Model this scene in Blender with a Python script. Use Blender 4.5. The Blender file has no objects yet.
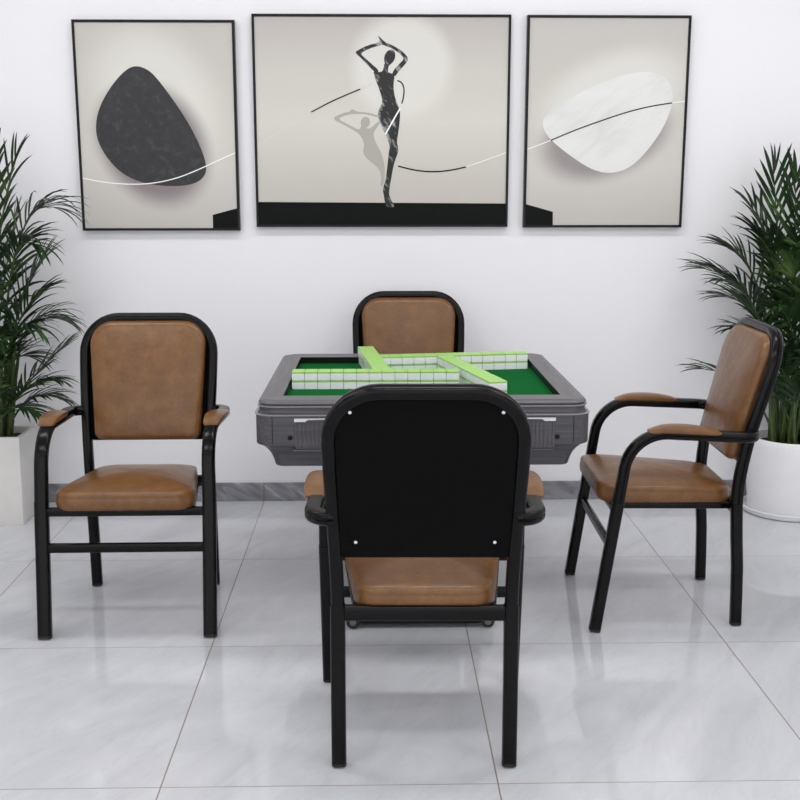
import bpy, math, random
import numpy as np
from mathutils import Vector, Matrix

# ------------------------------------------------------------------ camera, world, lights, exposure
S = bpy.context.scene
C = S.collection
PI = math.pi
CAM_H, CAM_YAW, CAM_PITCH, CAM_F = 1.387, 0.0212, 0.1928, 1075.2
cam = bpy.data.cameras.new('camera')
cam.sensor_width = 36.0
cam.lens = CAM_F * 36.0 / 800.0
cam.clip_start = 0.05
co = bpy.data.objects.new('camera', cam)
C.objects.link(co)
co.location = (0, 0, CAM_H)
co.rotation_euler = (PI / 2 - CAM_PITCH, 0, -CAM_YAW)
S.camera = co

S.view_settings.view_transform = 'Standard'
S.view_settings.look = 'None'
S.view_settings.gamma = 1.0
S.view_settings.use_curve_mapping = False
S.view_settings.exposure = 0.2

w = bpy.data.worlds.new('daylight')
S.world = w
w.use_nodes = True
w.node_tree.nodes['Background'].inputs[0].default_value = (0.975, 0.98, 1.0, 1)
w.node_tree.nodes['Background'].inputs[1].default_value = 1.42

def area(name, loc, sx, sy, power, rot=(0, 0, 0), col=(1, 0.985, 0.97)):
    l = bpy.data.lights.new(name, 'AREA')
    l.shape = 'RECTANGLE'
    l.size, l.size_y = sx, sy
    l.energy = power
    l.color = col
    o = bpy.data.objects.new(name, l)
    C.objects.link(o)
    o.location = loc
    o.rotation_euler = rot
    return o

for i, (lx, ly) in enumerate([(-1.5, 1.3), (0.2, 1.3), (1.9, 1.3), (-1.5, 3.3), (0.2, 3.3), (1.9, 3.3)]):
    area('ceiling_panel_light', (lx, ly, 2.97), 1.1, 0.3, 11.5)

# ------------------------------------------------------------------ helpers
def setp(o, **k):
    for a, b in k.items():
        if b is not None:
            o[a] = b
    return o

def mesh_obj(name, verts, faces, mats, parent=None, smooth=True, mi=None, sharp=40):
    me = bpy.data.meshes.new(name)
    me.from_pydata([tuple(v) for v in verts], [], faces)
    if not isinstance(mats, (list, tuple)):
        mats = [mats]
    for m in mats:
        me.materials.append(m)
    if mi is not None:
        me.polygons.foreach_set('material_index', mi)
    me.update()
    if smooth:
        me.polygons.foreach_set('use_smooth', [True] * len(me.polygons))
        me.set_sharp_from_angle(angle=math.radians(sharp))
    o = bpy.data.objects.new(name, me)
    C.objects.link(o)
    if parent is not None:
        o.parent = parent
    return o

class G:
    """collects geometry for one mesh"""
    def __init__(s):
        s.v, s.f, s.m = [], [], []
    def add(s, v, f, m=0, M=None):
        n = len(s.v)
        if M is not None:
            v = [M @ Vector(p) for p in v]
        s.v += [tuple(p) for p in v]
        s.f += [tuple(i + n for i in q) for q in f]
        s.m += [m] * len(f)
        return s
    def build(s, name, mats, parent=None, smooth=True, sharp=40):
        return mesh_obj(name, s.v, s.f, mats, parent, smooth, s.m, sharp)

def box(x0, x1, y0, y1, z0, z1, b=0.0):
    """box with chamfered edges (loft of inset rings)"""
    if b <= 0:
        v = [(x0, y0, z0), (x1, y0, z0), (x1, y1, z0), (x0, y1, z0), (x0, y0, z1), (x1, y0, z1), (x1, y1, z1), (x0, y1, z1)]
        f = [(3, 2, 1, 0), (4, 5, 6, 7), (0, 1, 5, 4), (1, 2, 6, 5), (2, 3, 7, 6), (3, 0, 4, 7)]
        return v, f
    o = rrect((x1 - x0) / 2, (y1 - y0) / 2, b, 3)
    cx, cy = (x0 + x1) / 2, (y0 + y1) / 2
    hx, hy = (x1 - x0) / 2, (y1 - y0) / 2
    L = []
    for z, ins in ((z0, b), (z0 + b * .3, b * .3), (z0 + b, 0), (z1 - b, 0), (z1 - b * .3, b * .3), (z1, b)):
        L.append([(cx + p[0] * (hx - ins) / hx, cy + p[1] * (hy - ins) / hy, z) for p in o])
    return loft(L)

def loft(rings, cap0=True, cap1=True, closed=True):
    n = len(rings[0])
    v = [p for r in rings for p in r]
    f = []
    for k in range(len(rings) - 1):
        for i in range(n if closed else n - 1):
            j = (i + 1) % n
            f.append((k * n + i, k * n + j, (k + 1) * n + j, (k + 1) * n + i))
    if cap0:
        f.append(tuple(reversed(range(n))))
    if cap1:
        f.append(tuple((len(rings) - 1) * n + i for i in range(n)))
    return v, f

def fillet_closed(pts, radii, seg=6):
    """closed 2D polygon with rounded corners (ccw)"""
    out = []
    n = len(pts)
    for i in range(n):
        p = Vector(pts[i]); a = Vector(pts[i - 1]); b = Vector(pts[(i + 1) % n])
        r = radii[i] if isinstance(radii, (list, tuple)) else radii
        ta = p + (a - p).normalized() * r
        tb = p + (b - p).normalized() * r
        for k in range(seg + 1):
            t = k / seg
            # blend circle-like corner
            q = ta * (1 - t) ** 2 + p * 2 * t * (1 - t) * 1.0 + tb * t ** 2
            wgt = (1 - t) ** 2 + 2 * t * (1 - t) * 0.7071 + t ** 2
            q = (ta * (1 - t) ** 2 + p * 2 * t * (1 - t) * 0.7071 + tb * t ** 2) / wgt
            out.append((q.x, q.y))
    return out

def rrect(hx, hy, r, seg=4):
    return fillet_closed([(-hx, -hy), (hx, -hy), (hx, hy), (-hx, hy)], r, seg)

def fillet_path(pts, radii, seg=8):
    pts = [Vector(p) for p in pts]
    out = [pts[0]]
    for i in range(1, len(pts) - 1):
        p, a, b = pts[i], pts[i - 1], pts[i + 1]
        r = radii[i - 1]
        if r <= 0:
            out.append(p); continue
        ta = p + (a - p).normalized() * r
        tb = p + (b - p).normalized() * r
        for k in range(seg + 1):
            t = k / seg
            wq = (1 - t) ** 2 + 1.5 * t * (1 - t) + t ** 2
            out.append((ta * (1 - t) ** 2 + p * 1.5 * t * (1 - t) + tb * t ** 2) / wq)
    out.append(pts[-1])
    return out

def tube_profile(w, d, groove=0.0):
    """rounded rectangle section; groove = shallow slot along the two sides facing the normal"""
    hw, hd = w / 2, d / 2
    r = min(hw, hd) * .62
    o = rrect(hw, hd, r, 3)
    if groove > 0:
        out = []
        n = len(o)
        for i, p in enumerate(o):
            out.append(p)
            q = o[(i + 1) % n]
            if abs(p[0] - q[0]) < 1e-9 and abs(p[0]) > hw * .98:
                s = 1 if p[0] > 0 else -1
                sg = 1 if q[1] > p[1] else -1
                g = .0035
                out += [(s * hw, -sg * g), (s * (hw - groove), -sg * g * .4), (s * (hw - groove), sg * g * .4), (s * hw, sg * g)]
        o = out
    return o

def sweep(path, prof, ref, cap_r=0.0):
    """sweep a section along a path; ref = first normal direction"""
    P = [Vector(p) for p in path]
    n = len(P)
    T = []
    for i in range(n):
        t = (P[min(i + 1, n - 1)] - P[max(i - 1, 0)]).normalized()
        T.append(t)
    N = Vector(ref)
    rings = []
    for i in range(n):
        N = (N - T[i] * N.dot(T[i])).normalized()
        B = T[i].cross(N)
        if i == 0 and cap_r > 0:
            for sc, off in ((.55, 0), (.85, cap_r * .3)):
                rings.append([P[0] + T[0] * off + (N * a + B * b) * sc for a, b in prof])
            rings.append([P[0] + T[0] * cap_r + N * a + B * b for a, b in prof])
        elif i == n - 1 and cap_r > 0:
            rings.append([P[i] - T[i] * cap_r + N * a + B * b for a, b in prof])
            for sc, off in ((.85, cap_r * .3), (.55, 0)):
                rings.append([P[i] - T[i] * off + (N * a + B * b) * sc for a, b in prof])
        else:
            rings.append([P[i] + N * a + B * b for a, b in prof])
    return loft(rings)

def lathe(prof, n=32):
    """prof: list of (r,z) from bottom to top"""
    rings = [[(r * math.cos(2 * PI * i / n), r * math.sin(2 * PI * i / n), z) for i in range(n)] for r, z in prof]
    return loft(rings)

def cyl(r, h, n=20, b=0.0):
    if b > 0:
        return lathe([(r - b, 0), (r, b), (r, h - b), (r - b, h)], n)
    return lathe([(r, 0), (r, h)], n)

def thing(name, label, cat, loc=(0, 0, 0), rz=0, group=None):
    o = bpy.data.objects.new(name, None)
    o.empty_display_size = .1
    C.objects.link(o)
    o.location = loc
    o.rotation_euler = (0, 0, rz)
    setp(o, label=label, category=cat, group=group)
    return o

def copy_tree(o, parent=None):
    c = o.copy()
    C.objects.link(c)
    if parent is not None:
        c.parent = parent
    for ch in list(o.children):
        copy_tree(ch, c)
    return c

# ------------------------------------------------------------------ materials
def new_mat(name):
    m = bpy.data.materials.new(name)
    m.use_nodes = True
    nt = m.node_tree
    return m, nt, nt.nodes['Principled BSDF']

def lin(r, g, b):
    f = lambda c: (c / 255 / 12.92) if c <= 10 else ((c / 255 + .055) / 1.055) ** 2.4
    return (f(r), f(g), f(b), 1)

def nd(nt, t, **k):
    n = nt.nodes.new(t)
    for a, b in k.items():
        setattr(n, a, b)
    return n

def ramp(nt, stops, src):
    r = nd(nt, 'ShaderNodeValToRGB')
    e = r.color_ramp.elements
    while len(e) < len(stops):
        e.new(.5)
    for i, (p, c) in enumerate(stops):
        e[i].position = p
        e[i].color = c
    nt.links.new(src, r.inputs[0])
    return r

def simple(name, col, rough=.5, metal=0.0, spec=.5, coat=0.0, noise=None, bump=None):
    """noise=(scale, amount)  bump=(scale, strength, detail)"""
    m, nt, p = new_mat(name)
    p.inputs['Base Color'].default_value = col
    p.inputs['Roughness'].default_value = rough
    p.inputs['Metallic'].default_value = metal
    p.inputs['Specular IOR Level'].default_value = spec
    p.inputs['Coat Weight'].default_value = coat
    tc = nd(nt, 'ShaderNodeTexCoord')
    if noise:
        n = nd(nt, 'ShaderNodeTexNoise')
        n.inputs['Scale'].default_value = noise[0]
        n.inputs['Detail'].default_value = 5
        nt.links.new(tc.outputs['Object'], n.inputs['Vector'])
        a = noise[1]
        r = ramp(nt, [(.3, tuple(c * (1 - a) for c in col[:3]) + (1,)), (.7, tuple(min(1, c * (1 + a)) for c in col[:3]) + (1,))], n.outputs['Fac'])
        nt.links.new(r.outputs[0], p.inputs['Base Color'])
    if bump:
        n = nd(nt, 'ShaderNodeTexNoise')
        n.inputs['Scale'].default_value = bump[0]
        n.inputs['Detail'].default_value = bump[2] if len(bump) > 2 else 3
        nt.links.new(tc.outputs['Object'], n.inputs['Vector'])
        b = nd(nt, 'ShaderNodeBump')
        b.inputs['Strength'].default_value = bump[1]
        b.inputs['Distance'].default_value = .002
        nt.links.new(n.outputs['Fac'], b.inputs['Height'])
        nt.links.new(b.outputs[0], p.inputs['Normal'])
    return m

M = {}
M['wall'] = simple('wall_paint', lin(241, 240, 243), .6, bump=(60, .05))
M['ceiling'] = simple('ceiling_paint', lin(240, 240, 240), .8, noise=(3, .01))
M['black_metal'] = simple('black_enamel', lin(9, 8, 9), .2, spec=.18, noise=(40, .1))
M['rubber'] = simple('black_rubber', lin(14, 14, 14), .6, noise=(50, .1))
M['chrome'] = simple('chrome', (.85, .85, .86, 1), .15, metal=1, noise=(30, .03))
M['black_fabric'] = simple('black_fabric', lin(9, 9, 10), .9, spec=.1, noise=(200, .25), bump=(25, .5, 6))
M['tile_white'] = simple('tile_white', lin(238, 240, 243), .25, noise=(30, .015))
M['tile_green'] = simple('tile_green', lin(152, 206, 92), .3, noise=(30, .03))
M['silver'] = simple('silver_trim', lin(205, 205, 210), .3, metal=.6, noise=(60, .05))
M['hub'] = simple('hub_steel', lin(120, 120, 122), .35, metal=.7, noise=(60, .05))
M['dark'] = simple('dark_plastic', lin(7, 7, 8), .45, spec=.2, noise=(40, .1))
M['pot_white'] = simple('planter_white', lin(228, 226, 222), .5, noise=(18, .03), bump=(120, .08))
M['pot_glazed'] = simple('pot_white_smooth', lin(236, 236, 238), .35, noise=(12, .015))
M['soil'] = simple('soil', lin(52, 42, 33), .95, noise=(60, .5), bump=(80, 1.0))
M['cane'] = simple('palm_cane', lin(62, 82, 34), .5, noise=(25, .35))
M['frame_black'] = simple('frame_black', lin(12, 13, 13), .35, spec=.25, noise=(60, .1))
M['print_black'] = simple('print_black', lin(9, 11, 11), .6, spec=.15, noise=(80, .2))
M['print_white'] = simple('print_white', lin(250, 250, 248), .5, noise=(10, .01))
M['print_faint'] = simple('print_pale_line', lin(216, 213, 204), .5, noise=(10, .01))
M['print_shadow'] = simple('print_grey_figure', lin(172, 169, 161), .5, noise=(10, .02))

def mat_felt():
    m, nt, p = new_mat('green_felt')
    tc = nd(nt, 'ShaderNodeTexCoord')
    n = nd(nt, 'ShaderNodeTexNoise'); n.inputs['Scale'].default_value = 300; n.inputs['Detail'].default_value = 4
    nt.links.new(tc.outputs['Object'], n.inputs['Vector'])
    r = ramp(nt, [(.3, lin(0, 78, 30)), (.7, lin(2, 100, 44))], n.outputs['Fac'])
    nt.links.new(r.outputs[0], p.inputs['Base Color'])
    p.inputs['Roughness'].default_value = .95
    p.inputs['Specular IOR Level'].default_value = .1
    return m
M['felt'] = mat_felt()

def mat_leather():
    m, nt, p = new_mat('tan_leather')
    tc = nd(nt, 'ShaderNodeTexCoord')
    n = nd(nt, 'ShaderNodeTexNoise'); n.inputs['Scale'].default_value = 16; n.inputs['Detail'].default_value = 10; n.inputs['Roughness'].default_value = .78
    nt.links.new(tc.outputs['Object'], n.inputs['Vector'])
    r = ramp(nt, [(.28, lin(92, 59, 28)), (.52, lin(113, 76, 39)), (.75, lin(132, 92, 50))], n.outputs['Fac'])
    nt.links.new(r.outputs[0], p.inputs['Base Color'])
    p.inputs['Roughness'].default_value = .29
    p.inputs['Specular IOR Level'].default_value = .45
    v = nd(nt, 'ShaderNodeTexVoronoi'); v.inputs['Scale'].default_value = 260
    nt.links.new(tc.outputs['Object'], v.inputs['Vector'])
    n2 = nd(nt, 'ShaderNodeTexNoise'); n2.inputs['Scale'].default_value = 14; n2.inputs['Detail'].default_value = 4
    nt.links.new(tc.outputs['Object'], n2.inputs['Vector'])
    b1 = nd(nt, 'ShaderNodeBump'); b1.inputs['Strength'].default_value = .25; b1.inputs['Distance'].default_value = .001
    nt.links.new(v.outputs['Distance'], b1.inputs['Height'])
    b2 = nd(nt, 'ShaderNodeBump'); b2.inputs['Strength'].default_value = .35; b2.inputs['Distance'].default_value = .008
    nt.links.new(n2.outputs['Fac'], b2.inputs['Height'])
    nt.links.new(b1.outputs[0], b2.inputs['Normal'])
    nt.links.new(b2.outputs[0], p.inputs['Normal'])
    return m
M['leather'] = mat_leather()

def mat_greywood(name, axis, c=((78, 76, 80), (98, 96, 100), (118, 116, 119))):
    m, nt, p = new_mat(name)
    tc = nd(nt, 'ShaderNodeTexCoord')
    mp = nd(nt, 'ShaderNodeMapping')
    sc = [90, 90, 90]; sc[axis] = 2.5
    mp.inputs['Scale'].default_value = sc
    nt.links.new(tc.outputs['Object'], mp.inputs['Vector'])
    n = nd(nt, 'ShaderNodeTexNoise'); n.inputs['Scale'].default_value = 1.6; n.inputs['Detail'].default_value = 5
    nt.links.new(mp.outputs[0], n.inputs['Vector'])
    r = ramp(nt, [(.25, lin(*c[0])), (.55, lin(*c[1])), (.8, lin(*c[2]))], n.outputs['Fac'])
    nt.links.new(r.outputs[0], p.inputs['Base Color'])
    p.inputs['Roughness'].default_value = .38
    p.inputs['Metallic'].default_value = .25
    return m
M['grey_x'] = mat_greywood('grey_grained_laminate_across', 0)
M['grey_dark'] = mat_greywood('dark_grey_laminate', 0, ((66, 64, 68), (80, 78, 82), (94, 92, 96)))
M['bead'] = simple('pale_bead', lin(150, 149, 152), .3, metal=.3, noise=(60, .05))
M['grey_y'] = mat_greywood('grey_grained_laminate_deep', 1)

def mat_floor(x0, y0, T):
    m, nt, p = new_mat('marble_floor_tiles')
    tc = nd(nt, 'ShaderNodeTexCoord')
    sp = nd(nt, 'ShaderNodeSeparateXYZ')
    nt.links.new(tc.outputs['Object'], sp.inputs[0])
    def math_(op, a, b=None):
        n = nd(nt, 'ShaderNodeMath', operation=op)
        for i, s in enumerate((a, b)):
            if s is None: continue
            if isinstance(s, (int, float)): n.inputs[i].default_value = s
            else: nt.links.new(s, n.inputs[i])
        return n.outputs[0]
    ds, ids = [], []
    for k, off in ((0, x0), (1, y0)):
        s = math_('DIVIDE', math_('SUBTRACT', sp.outputs[k], off), T)
        fr = math_('FRACT', s)
        ids.append(math_('FLOOR', s))
        ds.append(math_('MINIMUM', fr, math_('SUBTRACT', 1.0, fr)))
    line = math_('MAXIMUM', math_('LESS_THAN', ds[0], .0018 / T), math_('LESS_THAN', ds[1], .0013 / T))
    # per tile random shift
    cb = nd(nt, 'ShaderNodeCombineXYZ')
    nt.links.new(ids[0], cb.inputs[0]); nt.links.new(ids[1], cb.inputs[1])
    wn = nd(nt, 'ShaderNodeTexWhiteNoise', noise_dimensions='3D')
    nt.links.new(cb.outputs[0], wn.inputs['Vector'])
    sc = nd(nt, 'ShaderNodeVectorMath', operation='SCALE'); sc.inputs['Scale'].default_value = 7
    nt.links.new(wn.outputs['Color'], sc.inputs[0])
    ad = nd(nt, 'ShaderNodeVectorMath', operation='ADD')
    nt.links.new(tc.outputs['Object'], ad.inputs[0]); nt.links.new(sc.outputs[0], ad.inputs[1])
    mp = nd(nt, 'ShaderNodeMapping', vector_type='TEXTURE'); mp.inputs['Rotation'].default_value = (0, 0, 1.05); mp.inputs['Scale'].default_value = (1.0, .32, 1)
    nt.links.new(ad.outputs[0], mp.inputs['Vector'])
    n1 = nd(nt, 'ShaderNodeTexNoise'); n1.inputs['Scale'].default_value = 1.6; n1.inputs['Detail'].default_value = 7; n1.inputs['Roughness'].default_value = .62; n1.inputs['Distortion'].default_value = 1.2
    nt.links.new(mp.outputs[0], n1.inputs['Vector'])
    r = ramp(nt, [(.25, lin(193, 195, 200)), (.5, lin(204, 206, 211)), (.75, lin(213, 214, 219))], n1.outputs['Fac'])
    # thin streaks
    n2 = nd(nt, 'ShaderNodeTexNoise'); n2.inputs['Scale'].default_value = 2.4; n2.inputs['Detail'].default_value = 5; n2.inputs['Distortion'].default_value = 2.0
    nt.links.new(mp.outputs[0], n2.inputs['Vector'])
    v = math_('ABSOLUTE', math_('SUBTRACT', n2.outputs['Fac'], .5))
    r2 = ramp(nt, [(0.0, (.965, .965, .97, 1)), (.03, (1, 1, 1, 1))], v)
    mx = nd(nt, 'ShaderNodeMix', data_type='RGBA', blend_type='MULTIPLY'); mx.inputs[0].default_value = 1
    nt.links.new(r.outputs[0], mx.inputs[6]); nt.links.new(r2.outputs[0], mx.inputs[7])
    mx2 = nd(nt, 'ShaderNodeMix', data_type='RGBA')
    nt.links.new(line, mx2.inputs[0]); nt.links.new(mx.outputs[2], mx2.inputs[6])
    mx2.inputs[7].default_value = lin(142, 129, 115)
    nt.links.new(mx2.outputs[2], p.inputs['Base Color'])
    ro = math_('ADD', math_('MULTIPLY', line, .5), .055)
    nt.links.new(ro, p.inputs['Roughness'])
    p.inputs['Specular IOR Level'].default_value = .5
    return m

def mat_baseboard():
    m, nt, p = new_mat('grey_marble_skirting')
    tc = nd(nt, 'ShaderNodeTexCoord')
    mp = nd(nt, 'ShaderNodeMapping', vector_type='TEXTURE'); mp.inputs['Rotation'].default_value = (0, .5, 0); mp.inputs['Scale'].default_value = (.25, 1, .07)
    nt.links.new(tc.outputs['Object'], mp.inputs['Vector'])
    n = nd(nt, 'ShaderNodeTexNoise'); n.inputs['Scale'].default_value = 1.5; n.inputs['Detail'].default_value = 8; n.inputs['Distortion'].default_value = 1.5
    nt.links.new(mp.outputs[0], n.inputs['Vector'])
    r = ramp(nt, [(.28, lin(104, 104, 110)), (.5, lin(132, 132, 138)), (.66, lin(150, 150, 155)), (.76, lin(182, 182, 186))], n.outputs['Fac'])
    nt.links.new(r.outputs[0], p.inputs['Base Color'])
    p.inputs['Roughness'].default_value = .2
    return m

def mat_leaf():
    m, nt, p = new_mat('palm_leaf')
    tc = nd(nt, 'ShaderNodeTexCoord')
    n = nd(nt, 'ShaderNodeTexNoise'); n.inputs['Scale'].default_value = 9; n.inputs['Detail'].default_value = 3
    nt.links.new(tc.outputs['Object'], n.inputs['Vector'])
    r = ramp(nt, [(.3, lin(19, 40, 18)), (.55, lin(36, 64, 30)), (.78, lin(92, 120, 64))], n.outputs['Fac'])
    nt.links.new(r.outputs[0], p.inputs['Base Color'])
    p.inputs['Roughness'].default_value = .42
    p.inputs['Specular IOR Level'].default_value = .28
    return m
M['leaf'] = mat_leaf()

def mat_stone(name, a, b, c, scale, stretch=(1, 1, 1), lo=.3, hi=.78):
    m, nt, p = new_mat(name)
    tc = nd(nt, 'ShaderNodeTexCoord')
    mp = nd(nt, 'ShaderNodeMapping', vector_type='TEXTURE'); mp.inputs['Scale'].default_value = tuple(1 / q for q in stretch); mp.inputs['Rotation'].default_value = (0, -.6, 0)
    nt.links.new(tc.outputs['Object'], mp.inputs['Vector'])
    n = nd(nt, 'ShaderNodeTexNoise'); n.inputs['Scale'].default_value = scale; n.inputs['Detail'].default_value = 9; n.inputs['Roughness'].default_value = .68
    nt.links.new(mp.outputs[0], n.inputs['Vector'])
    r = ramp(nt, [(lo, a), ((lo + hi) / 2, b), (hi, c)], n.outputs['Fac'])
    nt.links.new(r.outputs[0], p.inputs['Base Color'])
    p.inputs['Roughness'].default_value = .5
    return m
M['pebble_dark'] = mat_stone('print_dark_stone', lin(24, 24, 26), lin(38, 38, 40), lin(68, 68, 70), 30)
M['pebble_white'] = mat_stone('print_white_stone', lin(212, 213, 209), lin(228, 228, 224), lin(232, 232, 229), 3, (1, 1, 4))
M['figure'] = mat_stone('print_bronze_figure', lin(6, 7, 8), lin(14, 15, 17), lin(170, 170, 172), 16, (2.2, 1, .8), .40, .64)

def mat_print(name, z0, z1, stops, blobs):
    """printed backdrop: vertical tone plus soft ellipses (x, z, rx, rz, angle, colour, strength)"""
    m, nt, p = new_mat(name)
    tc = nd(nt, 'ShaderNodeTexCoord')
    sp = nd(nt, 'ShaderNodeSeparateXYZ')
    nt.links.new(tc.outputs['Object'], sp.inputs[0])
    mr = nd(nt, 'ShaderNodeMapRange')
    mr.inputs['From Min'].default_value = z0; mr.inputs['From Max'].default_value = z1
    nt.links.new(sp.outputs[2], mr.inputs['Value'])
    cur = ramp(nt, stops, mr.outputs[0]).outputs[0]
    for (x, z, rx, rz, ang, col, st, soft) in blobs:
        mp = nd(nt, 'ShaderNodeMapping', vector_type='TEXTURE')
        mp.inputs['Location'].default_value = (x, 0, z)
        mp.inputs['Rotation'].default_value = (0, ang, 0)
        mp.inputs['Scale'].default_value = (rx, 1000, rz)
        nt.links.new(tc.outputs['Object'], mp.inputs['Vector'])
        ln = nd(nt, 'ShaderNodeVectorMath', operation='LENGTH')
        nt.links.new(mp.outputs[0], ln.inputs[0])
        f = nd(nt, 'ShaderNodeMapRange', interpolation_type='SMOOTHSTEP')
        f.inputs['From Min'].default_value = 1 - soft; f.inputs['From Max'].default_value = 1 + soft
        f.inputs['To Min'].default_value = st; f.inputs['To Max'].default_value = 0
        nt.links.new(ln.outputs['Value'], f.inputs['Value'])
        mx = nd(nt, 'ShaderNodeMix', data_type='RGBA')
        nt.links.new(f.outputs[0], mx.inputs[0]); nt.links.new(cur, mx.inputs[6]); mx.inputs[7].default_value = col
        cur = mx.outputs[2]
    nt.links.new(cur, p.inputs['Base Color'])
    p.inputs['Roughness'].default_value = .45
    p.inputs['Specular IOR Level'].default_value = .3
    return m

# ------------------------------------------------------------------ the room
WY = 4.731
X0, Y0, TS = -0.517, 2.332, 0.8
fl = G().add(*box(-3.3, 3.3, -1.6, WY, -.05, 0)).build('floor', mat_floor(X0, Y0, TS), smooth=False)
fl['kind'] = 'structure'
for nm, bx in (('wall_back', (-3.4, 3.4, WY, WY + .12, -.05, 3.1)), ('wall_left', (-3.4, -3.3, -1.6, WY, -.05, 3.1)),
               ('wall_right', (3.3, 3.4, -1.6, WY, -.05, 3.1))):
    o = G().add(*box(*bx)).build(nm, M['wall'], smooth=False)
    o['kind'] = 'structure'
o = G().add(*box(-3.4, 3.4, -1.6, WY, 3.0, 3.1)).build('ceiling', M['ceiling'], smooth=False)
o['kind'] = 'structure'
g = G()
xx = [-3.3, -2.117, -1.317, -.517, .283, 1.083, 1.883, 2.683, 3.3]
for a, b in zip(xx, xx[1:]):
    g.add(*box(a + .0015, b - .0015, WY - .012, WY, 0, .085, .0015))
o = g.build('baseboard_back', mat_baseboard(), smooth=False)
o['kind'] = 'structure'

# ------------------------------------------------------------------ chairs
def interp(z, K):
    if z <= K[0][0]: return K[0][1]
    for i in range(len(K) - 1):
        (a, p), (b, q) = K[i], K[i + 1]
        if z <= b:
            t = (z - a) / (b - a)
            m0 = (q - K[max(i - 1, 0)][1]) / max(b - K[max(i - 1, 0)][0], 1e-6)
            j = min(i + 2, len(K) - 1)
            m1 = (K[j][1] - p) / max(K[j][0] - a, 1e-6)
            h = b - a
            return (2*t**3-3*t**2+1)*p + (t**3-2*t**2+t)*h*m0 + (-2*t**3+3*t**2)*q + (t**3-t**2)*h*m1
    (a, p), (b, q) = K[-2], K[-1]
    return q + (z - b) * (q - p) / (b - a)
YK = [(0, .232), (.2, .226), (.42, .212), (.6, .232), (.78, .276), (.96, .325)]
XK = [(0, .2085), (.42, .2085), (.6, .2140), (.8, .2210), (.96, .2210)]
Yb = lambda z: interp(z, YK)
Xb = lambda z: interp(z, XK)
TOPZ = .950
CR = .118

def back_path(inset=0.0, z_from=.40):
    """2D (x,z) outline of the back frame centre line, left to right"""
    pts = []
    zt = TOPZ - inset
    zc = TOPZ - CR
    r = CR - inset
    for k in range(13):
        z = z_from + (zc - z_from) * k / 12
        pts.append((-(Xb(z) - inset), z))
    xc = Xb(zc) - CR
    for k in range(1, 11):
        a = PI / 2 * k / 10
        pts.append((-xc - r * math.cos(a), zc + r * math.sin(a)))
    right = [(-x, z) for x, z in reversed(pts)]
    return pts + right

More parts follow.
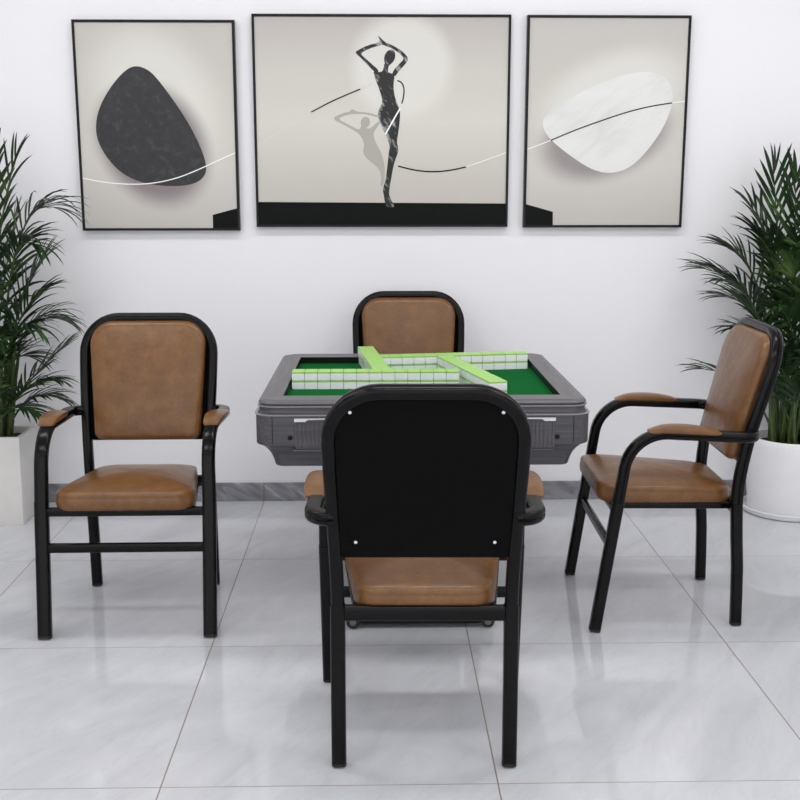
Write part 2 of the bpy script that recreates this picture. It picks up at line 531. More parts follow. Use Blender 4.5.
def make_chair():
    root = thing('armchair', '', 'chair')
    prof = tube_profile(.0315, .037, .003)
    # back frame, one bent tube
    path = [(x, Yb(z), z) for x, z in back_path()]
    G().add(*sweep(path, prof, (-1, 0, 0))).build('back_frame', M['black_metal'], root)
    # legs
    def leg(path, ref, lw=.036):
        o = G().add(*sweep(path, tube_profile(lw, .036), ref)).build('leg', M['black_metal'], root)
        a, b = Vector(path[0]), Vector(path[1])
        d = (a - b).normalized()
        tip = [a - d * .004, a + d * .008]
        capg = G().add(*sweep([tip[1], tip[1] - d * .006, tip[0]], tube_profile(lw - .0005, .0355), ref, .0)).build('foot_cap', M['rubber'], o)
    fz = .012
    for s in (-1, 1):
        leg([(s * .2085, Yb(fz), fz)] + [(s * .2085, Yb(z), z) for z in (.03, .1, .2, .3, .41)], (s, 0, 0))
    yf = lambda z: -.235 + .14 * z
    fx = lambda z: .2590 + .003 * min(z, .6) / .6
    for s in (-1, 1):
        leg([(s * fx(fz), yf(fz), fz), (s * fx(.05), yf(.05), .05), (s * fx(.43), yf(.43), .43)], (s, 0, 0), .043)
    # arm tubes with pads
    za = .653
    yb = Yb(za - .016) + .004
    zr_ = za - .016
    for s in (-1, 1):
        c = fillet_path([(s * fx(.425), yf(.425), .425), (s * .2585, yf(za), za), (s * .266, yb, zr_), (s * .2285, yb, zr_)], [.115, .046], 10)
        arm = G().add(*sweep(c, tube_profile(.041, .033, .003), (s, 0, 0))).build('armrest', M['black_metal'], root)
        # leather pad: lens-shaped cushion over the arm tube
        n = 15
        rings = []
        za0 = za
        for k in range(n):
            t = k / (n - 1)
            za = za0 - .003 - .009 * t
            y = -.090 + .218 * t
            e = math.sin(PI * min(max(t, .0), 1)) ** .6 if 0 < t < 1 else 0
            e = max(e, .12)
            hw = .0205 + .0135 * e
            top = za + .014 + .018 * e
            bot = za + .004 if e > .3 else za + .010
            xc = s * (.2605 + .008 * t)
            ring = []
            for q in range(14):
                a = 2 * PI * q / 14
                ca, sa = math.cos(a), math.sin(a)
                px = xc + hw * math.copysign(abs(ca) ** .6, ca)
                pz = (top + bot) / 2 + (top - bot) / 2 * math.copysign(abs(sa) ** .7, sa)
                # the front end wraps down over the bend
                if t < .25:
                    pz -= .007 * ((.25 - t) / .25) ** 1.5
                ring.append((px, y, pz))
            rings.append(ring)
        G().add(*loft(rings)).build('armrest_pad', M['leather'], arm)
        za = za0
    # rails
    rl = tube_profile(.022, .028)
    def rail(name, a, b, ref, pr=rl):
        G().add(*sweep([a, b], pr, ref)).build(name, M['black_metal'], root)
    rail('seat_rail', (-.247, yf(.398), .398), (.247, yf(.398), .398), (0, 1, 0))
    rail('seat_rail', (-.195, Yb(.39), .390), (.195, Yb(.39), .390), (0, 1, 0), tube_profile(.024, .038))
    for s in (-1, 1):
        rail('seat_rail', (s * .205, yf(.404), .404), (s * .160, Yb(.392), .390), (1, 0, 0), tube_profile(.022, .022))
    rail('stretcher', (-.25, yf(.285), .285), (.25, yf(.285), .285), (0, 1, 0), tube_profile(.02, .03))
    # seat cushion: tapered to the back with domed top
    ol = fillet_closed([(-.224, -.226), (.224, -.226), (.166, .212), (-.166, .212)], [.07, .07, .05, .05], 7)
    ol = [p for p in ol]
    cxy = (0, .0)
    def ring(k, z, dz=0.0):
        out = []
        for (x, y) in ol:
            yy = cxy[1] + (y - cxy[1]) * k
            xx_ = x * k
            out.append((xx_, yy, z + dz - .021 * (yy + .226) / .44))
        return out
    rings = [ring(.90, .411), ring(.975, .413), ring(1.0, .421), ring(1.008, .436), ring(1.004, .449), ring(.996, .4555), ring(1.0, .459), ring(.988, .468)]
    for k in (.94, .86, .76, .64, .5, .35, .2, .08):
        rings.append(ring(k, .468 + .029 * (1 - k ** 2.2)))
    G().add(*loft(rings)).build('seat', M['leather'], root, sharp=80)
    # backrest pad, in the plane of the frame
    def pad_ring(hb, ht, z0, z1, rb, rt, k, wdt):
        zc = (z0 + z1) / 2
        o = fillet_closed([(-hb, z0), (hb, z0), (ht, z1), (-ht, z1)], [rb, rb, rt, rt], 8)
        return [(x * k, Yb(zc + (z - zc) * k) - wdt, zc + (z - zc) * k) for x, z in o]
    A = (.180, .203, .542, .941, .025, .082)
    rings = [pad_ring(*A, k, -.002) for k in (.07, .3, .55, .8)] + [pad_ring(*A, .985, -.002), pad_ring(*A, 1.0, .006), pad_ring(*A, 1.0, .02), pad_ring(*A, .99, .030), pad_ring(*A, .965, .038)]
    for k in (.91, .82, .7, .55, .38, .2, .07):
        rings.append(pad_ring(*A, k, .038 + .013 * (1 - k ** 2.2)))
    G().add(*[loft(rings)[0], [tuple(reversed(q)) for q in loft(rings)[1]]]).build('backrest', M['leather'], root, sharp=80)
    # black fabric back panel with four chrome screws
    B = (.200, .210, .535, .938, .012, .1)
    rings = [pad_ring(*B, k, .0) for k in (.1, .4, .7)] + [pad_ring(*B, 1.0, .0), pad_ring(*B, 1.0, -.008), pad_ring(*B, .985, -.0135), pad_ring(*B, .93, -.0115), pad_ring(*B, .8, -.0105), pad_ring(*B, .5, -.0105), pad_ring(*B, .1, -.0105)]
    bp = G().add(*loft(rings)).build('back_panel', M['black_fabric'], root, sharp=60)
    for sx, sz in ((-.170, .905), (.170, .905), (-.163, .577), (.163, .577)):
        v, f = lathe([(.0016, .0036), (.004, .003), (.0052, .001), (.0052, -.004)][::-1], 16)
        slope = math.atan2(Yb(sz + .02) - Yb(sz - .02), .04)
        Mx = Matrix.Translation((sx, Yb(sz) + .0115, sz)) @ Matrix.Rotation(-PI / 2 + slope * -1, 4, 'X')
        G().add(v, f, 0, Mx).build('screw', M['chrome'], bp)
    return root

chair = make_chair()
CH = [
    ((-.793, 3.440, 0), .010, 'black framed tan leather armchair on the left, facing the camera beside the square planter'),
    ((.1155, 2.650, 0), PI - .022, 'nearest tan leather armchair, its black fabric back with four screws towards the camera'),
    ((.932, 3.482, 0), -PI / 2 - .022, 'black framed tan leather armchair on the right, seen side on by the round pot'),
    ((.132, 4.245, 0), 0.0, 'tan leather armchair behind the table, only its upper back showing against the wall'),
]
for i, (loc, rz, lb) in enumerate(CH):
    c = chair if i == 0 else copy_tree(chair)
    c.location = loc
    c.rotation_euler = (0, 0, rz)
    setp(c, label=lb, category='chair', group='armchairs around the mahjong table')

# ------------------------------------------------------------------ mahjong table
TX, TY = .135, 3.583
HX, HY = .491, .473
tb = thing('mahjong_table', 'grey automatic mahjong table with green felt top behind the nearest chair', 'table', (TX, TY, 0))
def trr(dx, z, r):
    return [(x, y, z) for x, y in rrect(HX + dx, HY + dx, r, 6)]
# rim: four mitred sides in one mesh, two grain directions
def rim():
    g = G()
    rings = [trr(-.008, .762, .05), trr(-.002, .765, .05), trr(0, .769, .05), trr(-.004, .775, .05), trr(-.016, .778, .05)]
    v, f = loft(rings, cap0=False, cap1=False)
    g.add(v, f)
    n = len(rings[0])
    # top face to the rectangular opening
    ix, iy = .4205, .3805
    outer = trr(-.016, .778, .05)
    inner = []
    m = n // 4
    cs = [(-ix, -iy), (ix, -iy), (ix, iy), (-ix, iy)]
    for c in range(4):
        for k in range(m):
            inner.append(cs[c])
    v = list(outer) + [(a, b, .7765) for a, b in inner] + [(a, b, .748) for a, b in inner]
    f = []
    mi = []
    for i in range(n):
        j = (i + 1) % n
        same = i // m == j // m
        if same:
            f.append((i, j, n + i)); mi.append(0 if (i % m < m / 2) == (i // m in (0, 2)) else 1)
        else:
            f.append((i, j, n + j, n + i)); mi.append(0 if i // m in (0, 2) else 1)
            f.append((n + i, n + j, 2 * n + j, 2 * n + i)); mi.append(2)
    base = len(g.v)
    g.v += v
    g.f += [tuple(q + base for q in t) for t in f]
    g.m += mi
    return g.build('rim', [M['grey_x'], M['grey_y'], M['dark']], tb, sharp=30)
rim()
G().add(*box(-.424, .424, -.384, .384, .740, .753)).build('felt', M['felt'], tb, smooth=False)
# bead under the rim, recess, second bead, body with coved bottom
G().add(*loft([trr(-.004, .7575, .05), trr(.002, .758, .052), trr(.0035, .7605, .052), trr(-.001, .7622, .05), trr(-.010, .7625, .05)], False, False)).build('bead', M['bead'], tb)
G().add(*loft([trr(.004, .737, .05), trr(-.002, .741, .05), trr(-.004, .747, .05), trr(-.002, .754, .05), trr(-.002, .758, .05)], False, False)).build('recess_band', M['grey_dark'], tb)
G().add(*loft([trr(.005, .7335, .055), trr(.0105, .734, .055), trr(.0115, .7358, .055), trr(.008, .7372, .055), trr(.0, .7375, .055)], False, False)).build('bead', M['bead'], tb)
R_ = [trr(a_, z_, r_) for a_, z_, r_ in ((-.046, .569, .03), (-.0445, .572, .03), (-.0425, .580, .032), (-.038, .594, .035), (-.031, .610, .038), (-.021, .624, .042), (-.010, .635, .046), (.001, .643, .05))]
R_ += [trr(.0065, .644, .055), trr(.008, .649, .055), trr(.008, .735, .055)]
body = G().add(*loft(R_, True, False)).build('body', M['grey_dark'], tb)
FY = -HY - .008
# front drawer panel with ribs, silver finger pulls, keyholes and corner seams
g = G()
g.add(*box(-.380, .390, FY - .004, FY + .01, .634, .729, .002))
for sx in (-1, 1):
    for k in range(9):
        x = sx * (.380 - .0125 * k) + .005
        g.add(*box(x - .0035, x + .0035, FY - .0065, FY, .637, .716, .0015))
dr = g.build('drawer', M['grey_dark'], tb, smooth=False)
for sx in (-1, 1):
    a = .005 + sx * .385
    p = [(0, 0), (.10, 0), (.10, -.003), (.040, -.0035), (.032, -.0095), (0, -.0095)]
    v = [(a - sx * x, FY - .013, .7285 + z) for x, z in p] + [(a - sx * x, FY - .003, .7285 + z) for x, z in p]
    n = len(p)
    f = [tuple(range(n)), tuple(reversed(range(n, 2 * n)))] + [(i, n + i, n + (i + 1) % n, (i + 1) % n) for i in range(n)]
    if sx > 0: f = [tuple(reversed(q)) for q in f]
    setp(G().add(v, f).build('handle', M['silver'], dr, smooth=False), label='silver finger pull')
for sx in (-1, 1):
    v, f = cyl(.0075, .004, 18, .001)
    G().add(v, f, 0, Matrix.Translation((.002 + sx * .396, FY + .002, .668)) @ Matrix.Rotation(PI / 2, 4, 'X')).build('keyhole', M['dark'], tb)
    G().add(*box(sx * .446 - .0008, sx * .446 + .0008, FY - .0012, FY + .01, .65, .732)).build('corner_seam', M['dark'], tb, smooth=False)
G().add(*box(-.385, .39, FY - .002, FY + .03, .628, .6325, .001)).build('drawer_lip', M['grey_x'], tb, smooth=False)
# pedestal and wheeled base
G().add(*loft([[(x, y, z) for x, y in rrect(h, h, .03)] for h, z in ((.15, .07), (.14, .12), (.14, .45), (.2, .577))])).build('pedestal', M['dark'], tb)
G().add(*loft([[(x, y, z) for x, y in rrect(h, k, .03)] for h, k, z in ((.205, .32, .014), (.215, .33, .02), (.215, .33, .05), (.2, .31, .072))])).build('base', M['dark'], tb)
for sx in (-1, 1):
    for sy in (-1, 1):
        cg = G().add(*cyl(.022, .022, 20, .004), 0, Matrix.Translation((sx * .217, sy * .325, .026)) @ Matrix.Rotation(PI / 2, 4, 'X') @ Matrix.Translation((0, 0, -.011)))
        cg.add(*box(sx * .217 - .015, sx * .217 + .015, sy * .325 - .014, sy * .325 + .014, .04, .062, .003))
        co_ = cg.build('caster', M['rubber'], tb)
        v, f = lathe([(.010, 0), (.010, .003), (.0085, .0035), (.008, .001), (.003, .001)], 20)
        hub = G().add(v, f, 0, Matrix.Translation((sx * .217, sy * .325 - .0105, .026)) @ Matrix.Rotation(PI / 2, 4, 'X'))
        hub.build('hub', M['hub'], co_)

# ------------------------------------------------------------------ mahjong tiles: four walls, thirteen stacks of two
TW, TL, TH = .0408, .0585, .029
FZ = .7532
def tile_mesh():
    a = G().add(*box(-TW / 2, TW / 2, -TL / 2, TL / 2, 0, TH * .80, .0016))
    b = G().add(*box(-TW / 2 + .0001, TW / 2 - .0001, -TL / 2 + .0001, TL / 2 - .0001, TH * .74, TH - .0002, .0016))
    return a, b
a, b = tile_mesh()
t0 = a.build('mahjong_tile', M['tile_white'], None, smooth=False)
t0b = b.build('green_back', M['tile_green'], t0, smooth=False)
t0b['label'] = 'green back of the tile'
ORD = ['first', 'second', 'third', 'fourth', 'fifth', 'sixth', 'seventh', 'eighth', 'ninth', 'tenth', 'eleventh', 'twelfth', 'thirteenth']
R = math.radians
# start corner (centre of first stack), direction angle, name of the wall, end the count starts from
WALLS = [
    ((-.2565, 3.4600), R(0), 'front', 'left end'),
    ((.366, 3.2610), R(90 + 14.0), 'right', 'near end'),
    ((.5170, 3.8480), R(180 + 8.5), 'rear', 'right end'),
    ((-.0430, 3.9860), R(-90 + 6.5), 'left', 'far end'),
]
random.seed(4)
first = True
for (sx, sy), ang, wname, end in WALLS:
    for k in range(13):
        for lay in (0, 1):
            o = t0 if first else copy_tree(t0)
            first = False
            d = k * (TW + .0009)
            jx = random.uniform(-.0006, .0006)
            px = sx + math.cos(ang) * d - math.sin(ang) * jx
            py = sy + math.sin(ang) * d + math.cos(ang) * jx
            o.location = (px, py, FZ + lay * TH)
            o.rotation_euler = (0, 0, ang)
            setp(o, label='white mahjong tile, green back up, %s from the %s, %s layer, %s wall' % (ORD[k], end, 'upper' if lay else 'lower', wname),
                 category='tile', group='mahjong tiles stacked in walls on the felt')

# ------------------------------------------------------------------ pictures
def pic_map(corners, rect):
    """photo outline of a picture -> place on the picture (bilinear inverse)"""
    (x00, y00), (x10, y10), (x01, y01), (x11, y11) = corners
    l, r, t, b = rect
    def f(px, py):
        u = v = .5
        for _ in range(30):
            ax = x00 + (x01 - x00) * v; bx_ = x10 + (x11 - x10) * v
            u = (px - ax) / (bx_ - ax)
            ay = y00 + (y10 - y00) * u; by = y01 + (y11 - y01) * u
            v = (py - ay) / (by - ay)
        return (l + (r - l) * u, t + (b - t) * v)
    return f

def chaikin(p, n=2, closed=True):
    for _ in range(n):
        q = []
        m = len(p)
        for i in range(m if closed else m - 1):
            a, b = p[i], p[(i + 1) % m]
            q += [(a[0] * .75 + b[0] * .25, a[1] * .75 + b[1] * .25), (a[0] * .25 + b[0] * .75, a[1] * .25 + b[1] * .75)]
        if not closed:
            q = [p[0]] + q + [p[-1]]
        p = q
    return p

def picture(name, label, corners, rect, bg, shapes, lines):
    l, r, t, b = rect
    cx, cz = (l + r) / 2, (t + b) / 2
    yf_ = WY - .032
    root = thing(name, label, 'picture', (cx, WY - .001, b))
    fw = .0105
    L, Rr, T_, B_ = l - cx, r - cx, t - b, 0.0
    # four mitred bars
    g = G()
    prof = [(-.032, 0), (-.031, 0), (-.031, fw), (0, fw), (0, 0)]
    def rect_ring(y, ins):
        return [(L + ins, y, B_ + ins), (Rr - ins, y, B_ + ins), (Rr - ins, y, T_ - ins), (L + ins, y, T_ - ins)]
    rings = [rect_ring(0, 0), rect_ring(-.0305, 0), rect_ring(-.032, .0015), rect_ring(-.032, fw - .0015), rect_ring(-.0305, fw), rect_ring(0, fw)]
    v, f = loft(rings, False, False)
    f += [(20 + i, 20 + (i + 1) % 4, (i + 1) % 4, i) for i in range(4)]
    g.add(v, f).build('frame', M['frame_black'], root, smooth=False)
    # the print: one mesh, backdrop plus printed shapes
    g = G()
    y0 = -.026
    i = fw - .001
    g.add([(L + i, y0, B_ + i), (Rr - i, y0, B_ + i), (Rr - i, y0, T_ - i), (L + i, y0, T_ - i),
           (L + i, -.004, B_ + i), (Rr - i, -.004, B_ + i), (Rr - i, -.004, T_ - i), (L + i, -.004, T_ - i)],
          [(0, 1, 2, 3), (7, 6, 5, 4), (1, 0, 4, 5), (2, 1, 5, 6), (3, 2, 6, 7), (0, 3, 7, 4)], 0)
    mats = [bg]
    mp = pic_map(corners, rect)
    def slot(m):
        if m not in mats: mats.append(m)
        return mats.index(m)
    y = y0
    def cl(p):
        x, z = p[0] - cx, p[1] - b
        return (max(L + fw, min(Rr - fw, x)), max(B_ + fw, min(T_ - fw, z)))
    for poly, m, sm in shapes:
        y -= .00012
        P = chaikin([mp(*q) for q in poly], sm) if sm else [mp(*q) for q in poly]
        P = [cl(p) for p in P]
        ar = sum(P[k - 1][0] * P[k][1] - P[k][0] * P[k - 1][1] for k in range(len(P)))
        if ar < 0: P.reverse()
        from mathutils.geometry import tessellate_polygon
        tri = tessellate_polygon([[Vector((p[0], p[1], 0)) for p in P]])
        ff = []
        for q in tri:
            A, B2, C2 = (P[w_] for w_ in q)
            s = (B2[0] - A[0]) * (C2[1] - A[1]) - (B2[1] - A[1]) * (C2[0] - A[0])
            ff.append(tuple(q) if s > 0 else tuple(reversed(q)))
        g.add([(p[0], y, p[1]) for p in P], ff, slot(m))
    for pts, wd, m in lines:
        y -= .00012
        P = chaikin([mp(*q) for q in pts], 3, False) if len(pts) > 2 else [mp(*q) for q in pts]
        P = [Vector(cl(p)) for p in P]
        v = []
        for k, p in enumerate(P):
            d = (P[min(k + 1, len(P) - 1)] - P[max(k - 1, 0)]).normalized()
            nn = Vector((-d.y, d.x)) * wd / 2
            v += [(p.x + nn.x, y, p.y + nn.y), (p.x - nn.x, y, p.y - nn.y)]
        f = [(2 * k, 2 * k + 1, 2 * k + 3, 2 * k + 2) for k in range(len(P) - 1)]
        g.add(v, f, slot(m))
    g.build('print', mats, root, smooth=False)
    return root

# left: dark stone
zl = lambda pts: [(60 + x / 3.2, y / 3.2) for x, y in pts]
cor = [(73, 22), (235, 17), (81, 232), (239, 229)]
rc = (-1.263, -.590, 2.081, 1.216)
W_, H_ = rc[1] - rc[0], rc[2] - rc[3]
STOP = [(0, lin(192, 188, 182)), (.3, lin(208, 204, 197)), (.6, lin(204, 201, 193)), (1, lin(196, 192, 187))]
bg = mat_print('print_backdrop_dark_stone', 0, H_, STOP, [
    (-.00, .53, .23, .31, -.5, lin(224, 222, 214), .8, .4),
    (-.022, .362, .21, .262, -.62, lin(128, 116, 120), .9, .22)])
picture('picture_with_dark_stone', 'left framed picture of a dark stone crossed by a white curve', cor, rc, bg,
        [(zl([(245, 206), (212, 220), (168, 268), (128, 335), (112, 395), (118, 452), (153, 512), (200, 557), (260, 582), (330, 591), (392, 589), (437, 577), (463, 552), (467, 520), (450, 463), (410, 383), (360, 308), (312, 245), (282, 217)]), M['pebble_dark'], 2),
         (zl([(485, 682), (570, 659), (574, 740), (486, 740)]), M['print_black'], 0)],
        [(zl([(60, 569), (130, 582), (210, 588), (290, 584), (370, 565), (440, 535), (510, 500), (566, 474)]), .0042, M['print_white'])])

# centre: standing figure
zc2 = lambda pts: [(240 + x * .35, y * .35) for x, y in pts]
zc3 = lambda pts: [(330 + x / 4, 20 + y / 4) for x, y in pts]
cor = [(252, 16), (511, 12), (256, 228), (508, 225.5)]
rc = (-.518, .565, 2.106, 1.231)
W_, H_ = rc[1] - rc[0], rc[2] - rc[3]
STOP2 = [(0, lin(194, 190, 182)), (.15, lin(196, 192, 184)), (.5, lin(213, 210, 200)), (.75, lin(204, 200, 193)), (1, lin(188, 182, 178))]
def ell(cx, cy, rx, ry, ang=0, n=14):
    ca, sa = math.cos(ang), math.sin(ang)
    return [(cx + rx * math.cos(t) * ca - ry * math.sin(t) * sa, cy + rx * math.cos(t) * sa + ry * math.sin(t) * ca) for t in [2 * PI * k / n for k in range(n)]]
bg = mat_print('print_backdrop_figure', 0, H_, STOP2, [(.085, .665, .205, .205, 0, lin(224, 222, 215), .8, .2)])
torso = [(172, 196), (178, 222), (190, 255), (203, 290), (209, 318), (200, 338), (190, 362), (192, 385), (203, 415), (220, 448), (234, 480), (238, 500), (233, 530), (228, 580), (222, 630), (214, 658), (209, 672),
         (214, 698), (219, 730), (226, 742), (240, 747), (256, 744), (254, 734), (243, 716), (234, 692), (238, 660), (246, 615), (254, 570), (264, 540), (273, 516), (271, 498), (266, 480), (274, 430), (279, 385), (279, 355), (272, 335), (260, 305), (254, 275), (253, 245), (258, 216),
         (246, 206), (230, 202), (226, 185), (228, 168), (216, 166), (214, 185), (208, 200), (190, 202)]
arm_l = [(176, 200), (160, 185), (128, 152), (100, 127), (106, 120), (150, 97), (196, 86), (198, 72), (190, 62), (196, 62), (210, 76), (222, 84), (218, 94), (196, 98), (156, 110), (120, 130), (140, 148), (168, 172), (194, 194), (190, 206)]
arm_r = [(206, 80), (226, 86), (262, 102), (296, 124), (313, 148), (304, 164), (276, 195), (258, 220), (246, 212), (254, 192), (276, 168), (296, 148), (282, 130), (252, 110), (218, 97), (204, 92)]
shade = [(4, 388), (50, 366), (86, 357), (80, 350), (92, 350), (106, 360), (150, 362), (195, 375), (196, 384), (150, 370), (106, 368), (70, 372), (28, 389), (70, 410), (112, 432), (122, 424), (124, 410), (138, 408), (140, 424), (160, 428), (192, 396), (199, 404), (176, 436), (172, 452), (180, 480), (200, 515), (214, 555), (219, 600), (215, 645), (206, 665), (200, 655), (204, 620), (196, 590), (168, 565), (142, 545), (130, 520), (136, 495), (128, 465), (108, 442), (60, 416)]
shapes = [(zc2([(38, 578), (775, 575), (775, 660), (38, 660)]), M['print_black'], 0),
          (zc3(shade), M['print_shadow'], 1), (zc3(ell(140, 402, 19, 23, .2)), M['print_shadow'], 1),
          (zc3(torso), M['figure'], 1), (zc3(arm_l), M['figure'], 1), (zc3(arm_r), M['figure'], 1), (zc3([(240, 112), (252, 114), (260, 126), (260, 144), (252, 160), (242, 170), (232, 178), (230, 212), (212, 212), (216, 190), (219, 168), (215, 156), (216, 140), (224, 122)]), M['figure'], 1)]
lines = [(zc2([(40, 422), (120, 368), (203, 317)]), .003, M['print_faint']),
         (zc2([(203, 317), (270, 281), (343, 250)]), .005, M['print_black']),
         (zc2([(343, 250), (362, 242), (380, 232)]), .003, M['print_faint']),
         (zc3([(268, 234), (286, 240), (296, 265), (294, 295), (286, 325)]), .005, M['print_black']),
         (zc3([(280, 343), (250, 395), (220, 449)]), .006, M['print_white']),
         (zc2([(451, 469), (500, 481), (550, 485), (600, 480), (646, 469)]), .0055, M['print_black']),
         (zc2([(646, 469), (710, 446), (766, 424)]), .0034, M['print_white'])]
picture('picture_with_figure', 'wide central framed picture of a slender dark figure with raised arms', cor, rc, bg, shapes, lines)

# right: white stone
zr = lambda pts: [(510 + x * .3, y * .3) for x, y in pts]
cor = [(527, 14), (690, 16), (524, 227), (683, 228)]
rc = (.633, 1.322, 2.105, 1.228)
W_, H_ = rc[1] - rc[0], rc[2] - rc[3]
bg = mat_print('print_backdrop_white_stone', 0, H_, STOP, [
    (.03, .545, .30, .17, -.35, lin(224, 222, 216), .85, .35),
    (.0, .385, .27, .165, -.32, lin(140, 131, 133), .85, .25)])
picture('picture_with_white_stone', 'right framed picture of a white stone crossed by a black curve', cor, rc, bg,
        [(zr([(108, 398), (118, 376), (160, 342), (250, 292), (350, 250), (440, 232), (502, 242), (536, 276), (544, 330), (522, 402), (480, 472), (424, 538), (372, 568), (320, 573), (268, 557), (200, 511), (140, 462), (114, 427)]), M['pebble_white'], 2),
         (zr([(48, 676), (146, 703), (146, 760), (48, 760)]), M['print_black'], 0)],
        [(zr([(52, 492), (95, 476), (137, 460)]), .0034, M['print_white']),
         (zr([(137, 460), (220, 425), (300, 397), (380, 370), (460, 350), (540, 338)]), .005, M['print_black']),
         (zr([(540, 338), (566, 335), (600, 332)]), .0034, M['print_white'])])

# ------------------------------------------------------------------ potted palms
def leaflet(g, base, d, up, length, width, droop, rng):
    """narrow folded blade along d, bending down"""
    d = d.normalized()
    side = d.cross(up)
    if side.length < 1e-3: side = Vector((1, 0, 0))
    side.normalize()
    nrm = side.cross(d).normalized()
    n = 6
    v = []
    p = base.copy()
    cur = d.copy()
    for k in range(n + 1):
        t = k / n
        wv = width * (math.sin(PI * min(1, t * .92 + .08)) ** .7) * (1 if t < .98 else .15) * .5
        v += [p + side * wv + nrm * wv * .45, p.copy(), p - side * wv + nrm * wv * .45]
        cur = (cur + Vector((0, 0, -droop * (.3 + t)))).normalized()
        p = p + cur * (length / n)
    f = []
    for k in range(n):
        a = 3 * k
        f += [(a, a + 1, a + 4, a + 3), (a + 1, a + 2, a + 5, a + 4)]
    g.add(v, f, 0)

def clampv(v, lim):
    return v

def frond(parent, base, ctrl, tip, n, leaf_len, droop, rng, start=.3, ymax=None, width=.0145, spread=.75):
    base, ctrl, tip = Vector(base), Vector(ctrl), Vector(tip)
    q = lambda t: base * (1 - t) ** 2 + ctrl * 2 * t * (1 - t) + tip * t ** 2
    dq = lambda t: ((ctrl - base) * (1 - t) + (tip - ctrl) * t).normalized()
    g = G()
    # rachis
    rings = []
    for k in range(13):
        t = k / 12
        T = dq(t)
        nn = T.cross(Vector((.3, .9, .2))).normalized()
        bb = T.cross(nn)
        r = .0055 * (1 - .8 * t) + .0008
        rings.append([q(t) + (nn * math.cos(a) + bb * math.sin(a)) * r for a in [2 * PI * j / 6 for j in range(6)]])
    v, f = loft(rings)
    g.add(v, f, 1)
    for k in range(n):
        t = start + (1 - start) * k / (n - 1)
        T = dq(t)
        side = T.cross(Vector((0, 0, 1)))
        if side.length < .15: side = Vector((1, .2, 0))
        side.normalize()
        up = side.cross(T).normalized()
        L = leaf_len * (.55 + .45 * math.sin(PI * (.15 + .75 * (k / (n - 1))))) * rng.uniform(.85, 1.12)
        for s in (-1, 1):
            sp = spread * (1.05 - .65 * k / (n - 1)) * rng.uniform(.85, 1.15)
            d = T * math.cos(sp) + side * s * math.sin(sp) + up * .22 * rng.uniform(.2, 1.3)
            leaflet(g, q(t), d, up, L, width * rng.uniform(.8, 1.15), droop * rng.uniform(.7, 1.3), rng)
    leaflet(g, q(1.0), dq(1), Vector((0, 0, 1)), leaf_len * .6, width, droop, rng)
    if ymax is not None:
        vv = []
        for p in g.v:
            y = p[1]
            if y > ymax - .05:
                y = ymax - .05 + .045 * (1 - math.exp(-(y - ymax + .05) / .045))
            vv.append((p[0], y, p[2]))
        g.v = vv
    return g.build('frond', [M['leaf'], M['cane']], parent, sharp=180)

def cane(parent, base, top, r0, r1):
    base, top = Vector(base), Vector(top)
    mid = (base + top) / 2 + Vector((random.uniform(-.02, .02), random.uniform(-.01, .01), 0))
    rings = []
    n = 22
    for k in range(n):
        t = k / (n - 1)
        p = base * (1 - t) ** 2 + mid * 2 * t * (1 - t) + top * t ** 2
        r = (r0 + (r1 - r0) * t) * (1.18 if k % 4 == 0 else 1)
        rings.append([p + Vector((math.cos(a) * r, math.sin(a) * r, 0)) for a in [2 * PI * j / 8 for j in range(8)]])
    G().add(*loft(rings)).build('cane', M['cane'], parent)

YM = WY - .012
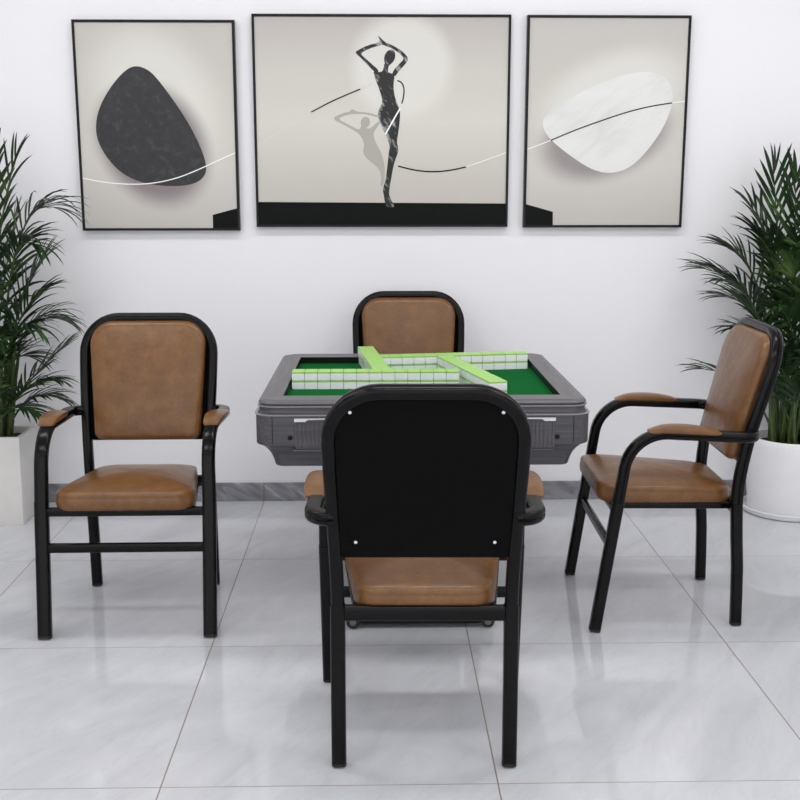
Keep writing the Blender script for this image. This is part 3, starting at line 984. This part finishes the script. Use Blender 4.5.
# left palm in a square planter
PX, PY = -1.612, 4.490
lp = thing('potted_palm', 'areca palm in tapered white square planter at the left edge', 'plant', (PX, PY, 0))
def sq(h, k, z): return [(x, y, z) for x, y in rrect(h, k, .006, 2)]
G().add(*loft([sq(.116, .106, 0), sq(.118, .108, .004), sq(.126, .116, .378), sq(.125, .115, .381), sq(.112, .102, .381), sq(.110, .100, .335)])).build('planter', M['pot_white'], lp, sharp=30)
G().add(*loft([sq(.1095, .0995, .330), sq(.1095, .0995, .352)])).build('soil', M['soil'], lp, smooth=False)
rng = random.Random(11)
random.seed(3)
for k in range(9):
    a = 2 * PI * k / 9 + .3
    cane(lp, (.05 * math.cos(a), .045 * math.sin(a), .345), (.10 * math.cos(a) + .02, .07 * math.sin(a) - .01, rng.uniform(.60, .95)), .010, .006)
LF = [  # base z, tip (dx, dy, z), control (dx,dy,z), leaflets, leaf length, droop
    (.55, (.06, -.03, 1.50), (.02, -.01, 1.20), 15, .20, .05),
    (.60, (.17, -.06, 1.50), (.05, -.03, 1.35), 14, .20, .10),
    (.60, (.30, -.05, 1.32), (.10, -.04, 1.50), 18, .22, .22),
    (.55, (.25, -.18, 1.18), (.08, -.08, 1.35), 17, .22, .22),
    (.50, (.24, -.02, 1.10), (.07, -.03, 1.00), 17, .19, .10),
    (.50, (.26, -.12, .98), (.07, -.06, .95), 17, .19, .14),
    (.45, (.27, .02, .86), (.08, 0, .98), 18, .20, .22),
    (.45, (.22, -.15, .84), (.08, -.08, .95), 18, .19, .26),
    (.38, (.30, -.04, .74), (.09, -.02, .60), 16, .17, .06),
    (.38, (.28, -.12, .62), (.10, -.06, .66), 17, .17, .16),
    (.36, (.24, .04, .52), (.10, .02, .62), 15, .16, .18),
    (.36, (.20, -.14, .50), (.09, -.10, .60), 15, .16, .20),
    (.55, (-.10, -.05, 1.55), (-.02, -.02, 1.2), 15, .20, .06),
    (.55, (-.05, -.22, 1.30), (-.02, -.10, 1.35), 17, .22, .2),
    (.50, (.03, -.26, 1.05), (.01, -.12, 1.15), 17, .20, .2),
    (.50, (-.28, -.04, 1.25), (-.12, -.02, 1.40), 17, .22, .2),
    (.45, (-.30, -.08, .95), (-.12, -.04, 1.05), 17, .20, .2),
    (.40, (-.27, -.10, .68), (-.12, -.06, .75), 16, .18, .18),
    (.42, (.08, -.22, .80), (.04, -.12, .90), 17, .18, .2),
    (.38, (.02, -.20, .60), (.01, -.12, .72), 15, .16, .2),
    (.50, (.12, .05, 1.25), (.04, .03, 1.10), 16, .19, .12),
    (.45, (.14, .02, .70), (.05, .02, .80), 16, .18, .15),
]
for bz, tip, ct, n, ll, dr_ in LF:
    a = rng.uniform(0, 2 * PI)
    frond(lp, (.035 * math.cos(a), .03 * math.sin(a), .345), (ct[0] + .012 * math.cos(a), ct[1], ct[2] * .92), tip, n - 3, ll * 1.05, dr_ * 1.15, rng, start=.38, ymax=YM - PY, width=.016)

# right palm in a round pot standing in a saucer
QX, QY = 1.800, 4.530
sa = G().add(*lathe([(.165, 0), (.185, .004), (.196, .026), (.192, .029), (.187, .026), (.180, .010), (.001, .009)], 48), 0).build('plant_saucer', M['pot_glazed'], None, sharp=50)
sa.location = (QX, QY, 0)
setp(sa, label='round white saucer on the floor under the right hand palm pot', category='saucer')
rp = thing('potted_palm', 'dense areca palm in round white pot behind the right hand chair', 'plant', (QX, QY, .0105))
G().add(*lathe([(.155, 0), (.165, .006), (.176, .12), (.174, .30), (.170, .322), (.166, .326), (.160, .322), (.158, .27)], 48)).build('pot', M['pot_glazed'], rp, sharp=50)
G().add(*lathe([(.157, .262), (.157, .285)], 32)).build('soil', M['soil'], rp, smooth=False)
rng = random.Random(29)
for k in range(14):
    a = 2 * PI * k / 14
    rr_ = .05 + .06 * (k % 3) / 2
    cane(rp, (rr_ * math.cos(a), rr_ * math.sin(a) - .02, .275), (rr_ * 1.35 * math.cos(a) - .01, .75 * rr_ * math.sin(a) - .03, rng.uniform(.62, 1.0)), .009, .005)
RF = [
    (0, (-.16, -.02, 1.48), (-.08, -.01, 1.10), 16, .20, .03),
    (0, (-.09, -.08, 1.44), (-.04, -.04, 1.10), 17, .22, .04),
    (0, (-.02, -.10, 1.42), (.0, -.05, 1.10), 17, .24, .05),
    (0, (-.25, -.06, 1.33), (-.09, -.03, 1.20), 16, .18, .08),
    (0, (-.34, -.04, 1.17), (-.12, -.03, 1.15), 18, .19, .10),
    (0, (-.43, -.06, 1.08), (-.16, -.04, 1.10), 19, .18, .10),
    (0, (-.36, -.14, 1.03), (-.13, -.08, 1.02), 18, .19, .14),
    (0, (-.30, .02, .95), (-.12, 0, .98), 18, .19, .12),
    (0, (-.40, -.02, .64), (-.16, 0, .66), 11, .18, .08),
    (0, (-.28, -.06, .82), (-.10, -.03, .84), 16, .18, .14),
    (0, (-.25, -.16, 1.22), (-.09, -.08, 1.15), 18, .20, .14),
    (0, (-.14, -.22, 1.15), (-.05, -.12, 1.15), 18, .21, .16),
    (0, (-.16, -.20, .92), (-.06, -.10, .95), 18, .20, .16),
    (0, (-.02, -.24, 1.28), (-.01, -.12, 1.25), 18, .22, .16),
    (0, (0, -.26, 1.02), (0, -.12, 1.05), 18, .20, .18),
    (0, (.10, -.10, 1.45), (.04, -.05, 1.15), 17, .22, .06),
    (0, (.25, -.12, 1.25), (.10, -.06, 1.25), 18, .22, .14),
    (0, (.34, -.10, 1.00), (.14, -.05, 1.10), 18, .20, .16),
    (0, (.18, -.22, 1.10), (.08, -.12, 1.15), 18, .20, .16),
    (0, (.30, -.12, .76), (.12, -.06, .88), 16, .18, .16),
    (0, (.05, -.22, .78), (.02, -.12, .85), 16, .18, .16),
    (0, (-.12, -.14, .74), (-.05, -.08, .80), 16, .17, .14),
    (0, (-.15, -.08, .56), (-.08, -.05, .60), 13, .15, .16),
    (0, (-.03, -.16, .58), (-.02, -.10, .62), 13, .15, .16),
    (0, (.10, -.15, .60), (.05, -.10, .64), 13, .15, .16),
    (0, (-.11, -.12, .66), (-.04, -.10, .66), 14, .16, .16),
]
for _, tip, ct, n, ll, dr_ in RF:
    a = rng.uniform(0, 2 * PI)
    tip = (tip[0], tip[1], tip[2] * .975)
    frond(rp, (.06 * math.cos(a), .05 * math.sin(a) - .02, .28), (ct[0] + .015 * math.cos(a), ct[1], ct[2] * .92), tip, n - 4, ll * 1.08, dr_ * 1.2, rng, start=.42, ymax=YM - QY, width=.0185)
